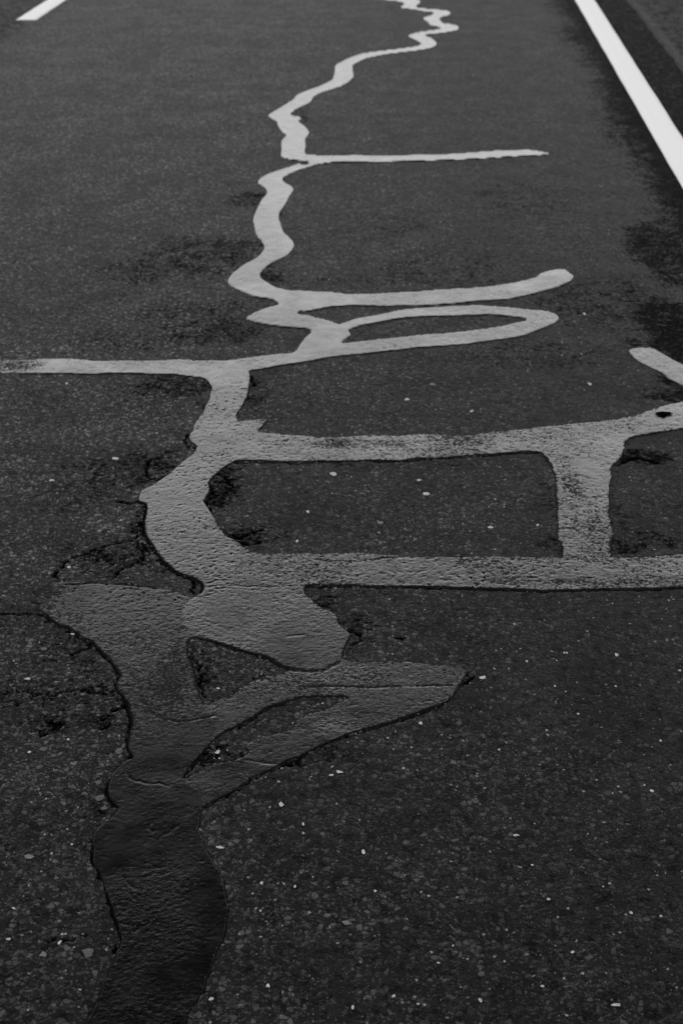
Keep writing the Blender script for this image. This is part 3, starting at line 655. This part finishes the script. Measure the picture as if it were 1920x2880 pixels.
# ------------------------------------------------------------------ stones
rng = random.Random(7)
def stone_mesh(seed, flat=.45):
    r = random.Random(seed)
    v = []; f = []
    nu, nv = 7, 4
    base = [r.uniform(.5, 1.2) for _ in range(nu)]
    for j in range(nv + 1):
        t = j / nv * math.pi / 2
        for i in range(nu):
            a = i / nu * 2 * math.pi
            rr = base[i] * (math.cos(t) ** .7) * (1 + .12 * (r.random() - .5))
            v.append((rr * math.cos(a), rr * math.sin(a), flat * (math.sin(t) ** .8) * (1 + .2 * (r.random() - .5)) - .12))
    for j in range(nv):
        for i in range(nu):
            a = j * nu + i; b_ = j * nu + (i + 1) % nu
            f.append((a, b_, b_ + nu, a + nu))
    return v, f
def chip(cx, cy, w, h, label, mat=None, angle=0, dz=0.0):
    """w, h: size in the photograph"""
    gx, gy = map(float, gp(cx, cy))
    x1, _ = gp(cx + w / 2, cy); x0, _ = gp(cx - w / 2, cy)
    _, y1 = gp(cx, cy - h / 2); _, y0 = gp(cx, cy + h / 2)
    sx_, sy_ = float(x1 - x0) / 2, min(float(y1 - y0) / 2, float(x1 - x0))
    v, f = stone_mesh(int(cx * 7 + cy))
    ca, sa = math.cos(angle), math.sin(angle)
    sz = min(sx_, sy_) * .8
    vv = [(x * sx_ * ca - y * sy_ * sa, x * sx_ * sa + y * sy_ * ca, z * sz) for x, y, z in v]
    o = mesh_from('stone_chip', vv, f, mat or M_STONE, smooth=False)
    o.location = (gx, gy, .0006 + dz)
    tag(o, label, 'stone chip', 'pale stone chips set in the asphalt')
    return o
CH = [
 (1145,1124,15,7,'white stone chip between the loop and the pitted band, largest there'),
 (1216,1082,18,8,'grey-white double stone chip just below the loop'),
 (1657,1080,11,8,'round white stone chip between the loop and the slanting stub'),
 (1326,1156,10,7,'small round stone chip right of the largest one above the pitted band'),
 (1643,883,9,8,'lone round pale stone chip right of the tip of the loop'),
 (325,1290,22,6,'long thin white stone chip below the left end of the loop band'),
 (145,1351,20,7,'thin white stone chip nearest the left edge, level with the curve of the strip'),
 (188,1079,9,6,'small pale stone chip just under the long band at left'),
 (936,1334,21,10,'bright angular stone chip inside the frame of bands, nearest the upper band'),
 (1177,1351,14,6,'small oblong chip inside the frame of bands, upper middle'),
 (1195,1389,23,8,'long split white chip in the middle of the frame of bands'),
 (1069,1470,24,8,'slanted grey chip in the lower half of the frame of bands'),
 (1065,1498,13,6,'small chip just below the slanted grey one'),
 (866,1439,10,8,'round white chip inside the frame beside the curved strip'),
 (1380,1483,19,6,'flat white chip inside the frame near the upright strip'),
 (836,1522,8,8,'tiny white chip just above the lower band, left end'),
 (1511,1477,10,6,'tiny chip beside the left foot of the upright strip'),
 (194,1596,12,9,'bright round chip enclosed by the black cracks at left'),
 (204,1784,13,6,'bright chip lying against the black edge crack at left'),
 (78,1909,22,6,'long white sliver near the left edge, between two cracks'),
 (1732,1842,12,9,'bright chip in open asphalt below the lower band, rightmost pair member'),
 (1592,1836,8,6,'small chip in open asphalt left of the bright right-hand chip'),
 (1357,1906,21,9,'broad white chip just off the pointed tongue'),
 (1481,1860,8,6,'tiny chip in a row with two others right of the tongue'),
 (1585,1836,7,5,'faint chip right of the row beside the tongue'),
 (1910,1886,10,6,'small chip cut close to the right edge, level with the tongue'),
 (612,2116,18,11,'bright chip in the gap between the strip and the lower arm'),
 (617,2133,6,4,'tiny fleck directly under the bright chip in the gap'),
 (613,1936,12,6,'small chip in the triangular gap under the lobe'),
 (1182,2034,11,11,'hooked white chip just below the edge of the tongue'),
 (1560,1930,7,6,'tiny chip far right of the tongue, a little below it'),
 (1730,1930,7,5,'tiny chip near the right edge just below the level of the tongue'),
 (1625,2008,8,5,'tiny chip in open asphalt right of the hooked one'),
 (933,2180,17,7,'left and lower chip of a touching pair below the lower arm'),
 (953,2171,24,9,'right and larger chip of a touching pair below the lower arm'),
 (790,2263,16,15,'very bright chunky chip below the forked patch'),
 (852,2317,11,12,'bright chip a little right of and below the chunky one'),
 (1856,2083,9,6,'small bright chip near the right edge, in the third quarter down'),
 (1402,2109,10,6,'small bright chip in the middle right, below the tongue'),
 (84,2115,10,7,'small bright chip at left, below the last cracks'),
 (193,2080,8,7,'tiny bright chip at left, just above its brighter neighbour'),
 (621,2384,27,7,'long pale sliver right of the dark strip'),
 (203,2375,12,7,'bright chip left of the bulge of the dark strip'),
 (82,2411,26,16,'large dull pale stone left of the dark strip'),
 (1450,2349,18,8,'broad pale chip in the lower right asphalt, upper row'),
 (1495,2433,10,6,'bright chip below the broad pale one at lower right'),
 (1832,2225,13,8,'white chip near the right edge in the lower half'),
 (1698,2313,16,7,'grey-white sliver at lower right, below the right edge chip'),
 (1541,2529,14,7,'oval bright chip in the lower right centre'),
 (736,2483,12,11,'round bright chip right of the dark strip at its widest'),
 (829,2493,9,8,'small paired chip right of the round bright one'),
 (733,2562,8,6,'small chip below the round bright one'),
 (1055,2506,9,7,'small chip in the lower centre, above the lone white one'),
 (1022,2396,12,16,'upright angular chip in the lower centre'),
 (40,2555,13,7,'bright chip at the left edge near the bottom'),
 (24,2642,18,7,'pale sliver at the very left edge near the bottom'),
 (168,2651,14,15,'mottled white chip between the left edge and the dark strip, near the bottom'),
 (122,2685,22,16,'dull pale stone just left of and below the mottled chip'),
 (753,2773,12,12,'lone bright chip right of the dark strip near the bottom'),
 (595,2810,20,9,'pale chip in a dark pit right against the dark strip at the bottom'),
 (1350,2814,15,15,'roundest and brightest chip at the bottom centre right'),
 (1107,2802,11,8,'bright chip at the bottom, left of the roundest one'),
 (1175,2824,9,6,'small chip just left of the roundest one at the bottom'),
 (1733,2827,32,9,'long pale sliver at the bottom right'),
 (1609,2678,13,8,'oval chip at lower right, above the long sliver'),
 (1524,2774,11,7,'chip between the roundest one and the oval one above'),
 (1773,2567,9,9,'small upright chip at right, one of a small cluster'),
 (1857,2577,12,6,'flat chip nearest the right edge in the lower quarter'),
 (1695,2494,6,6,'tiny chip between the cluster and the oval bright chip'),
 (1233,2709,12,6,'flat chip in the bottom centre row'),
 (1273,2660,8,7,'small chip just above the flat one in the bottom centre'),
 (992,2834,9,16,'upright pale chip at the bottom centre'),
 (974,2595,26,14,'dull grey stone in the lower centre, widest of all'),
]
for c in CH:
    big = c[2] * c[3] > 290 or 'dull' in c[4] or 'grey' in c[4]
    chip(c[0], c[1], c[2], c[3], c[4], M_STONE2 if big else M_STONE, angle=rng.uniform(-.25, .25))
# larger stones bedded in the surface at the left of the near strip
for cx, cy, w, h, lab in [(278,2246,36,22,'broad grey stone bedded left of the neck of the dark strip'),
                          (294,2274,22,11,'pale grey stone against the notch of the dark strip'),
                          (333,2112,24,20,'round dull stone at the left side of the strip above the neck'),
                          (250,2680,40,26,'large faint stone bedded left of the dark strip near the bottom')]:
    o = chip(cx, cy, w, h, lab, simple('bedded_stone', .07, .7, 400., .4))
# flat black oval in place of a dark spot on the upper cross band
v, f = stone_mesh(5, .3)
x1, yy = gp(1894, 1168); x0, _ = gp(1842, 1168); _, ya = gp(1868, 1161); _, yb = gp(1868, 1175)
o = mesh_from('black_oval', [(a * float(x1 - x0) / 2, b_ * float(ya - yb) / 2, c_ * .004) for a, b_, c_ in v], f, M_BLACK)
o.location = (float(x0 + x1) / 2, float(yy), .0046)
tag(o, 'flat black oval spot on the pitted bitumen band at the right edge', 'scrap')

# fine grit lying in the texture of the road: too many to count
def grit():
    r = np.random.RandomState(4)
    V = []; F = []; n = 0
    for k in range(2600):
        px_ = r.uniform(-40, 1960); py_ = 2900 - 2300 * r.rand() ** 1.0
        gx, gy = map(float, gp(px_, py_))
        s = r.uniform(.0006, .0016) * (1.6 if r.rand() < .06 else 1)
        m = r.randint(4, 6)
        a0 = r.rand() * 6
        ring = [(gx + s * math.cos(a0 + 2 * math.pi * i / m) * r.uniform(.7, 1.3), gy + s * math.sin(a0 + 2 * math.pi * i / m) * r.uniform(.7, 1.3), -.0005) for i in range(4)]
        top = (gx, gy, s * .7 + .0004)
        V += ring + [top]
        F += [(n, n + 1, n + 4), (n + 1, n + 2, n + 4), (n + 2, n + 3, n + 4), (n + 3, n, n + 4)]
        n += 5
    o = mesh_from('grit', V, F, simple('grit_stone', .16, .7, 900., .7), smooth=False)
    o['kind'] = 'stuff'; o['label'] = 'fine pale grit scattered through the asphalt surface'
grit()
print('verts', sum(len(o.data.vertices) for o in C.objects if o.type == 'MESH'))
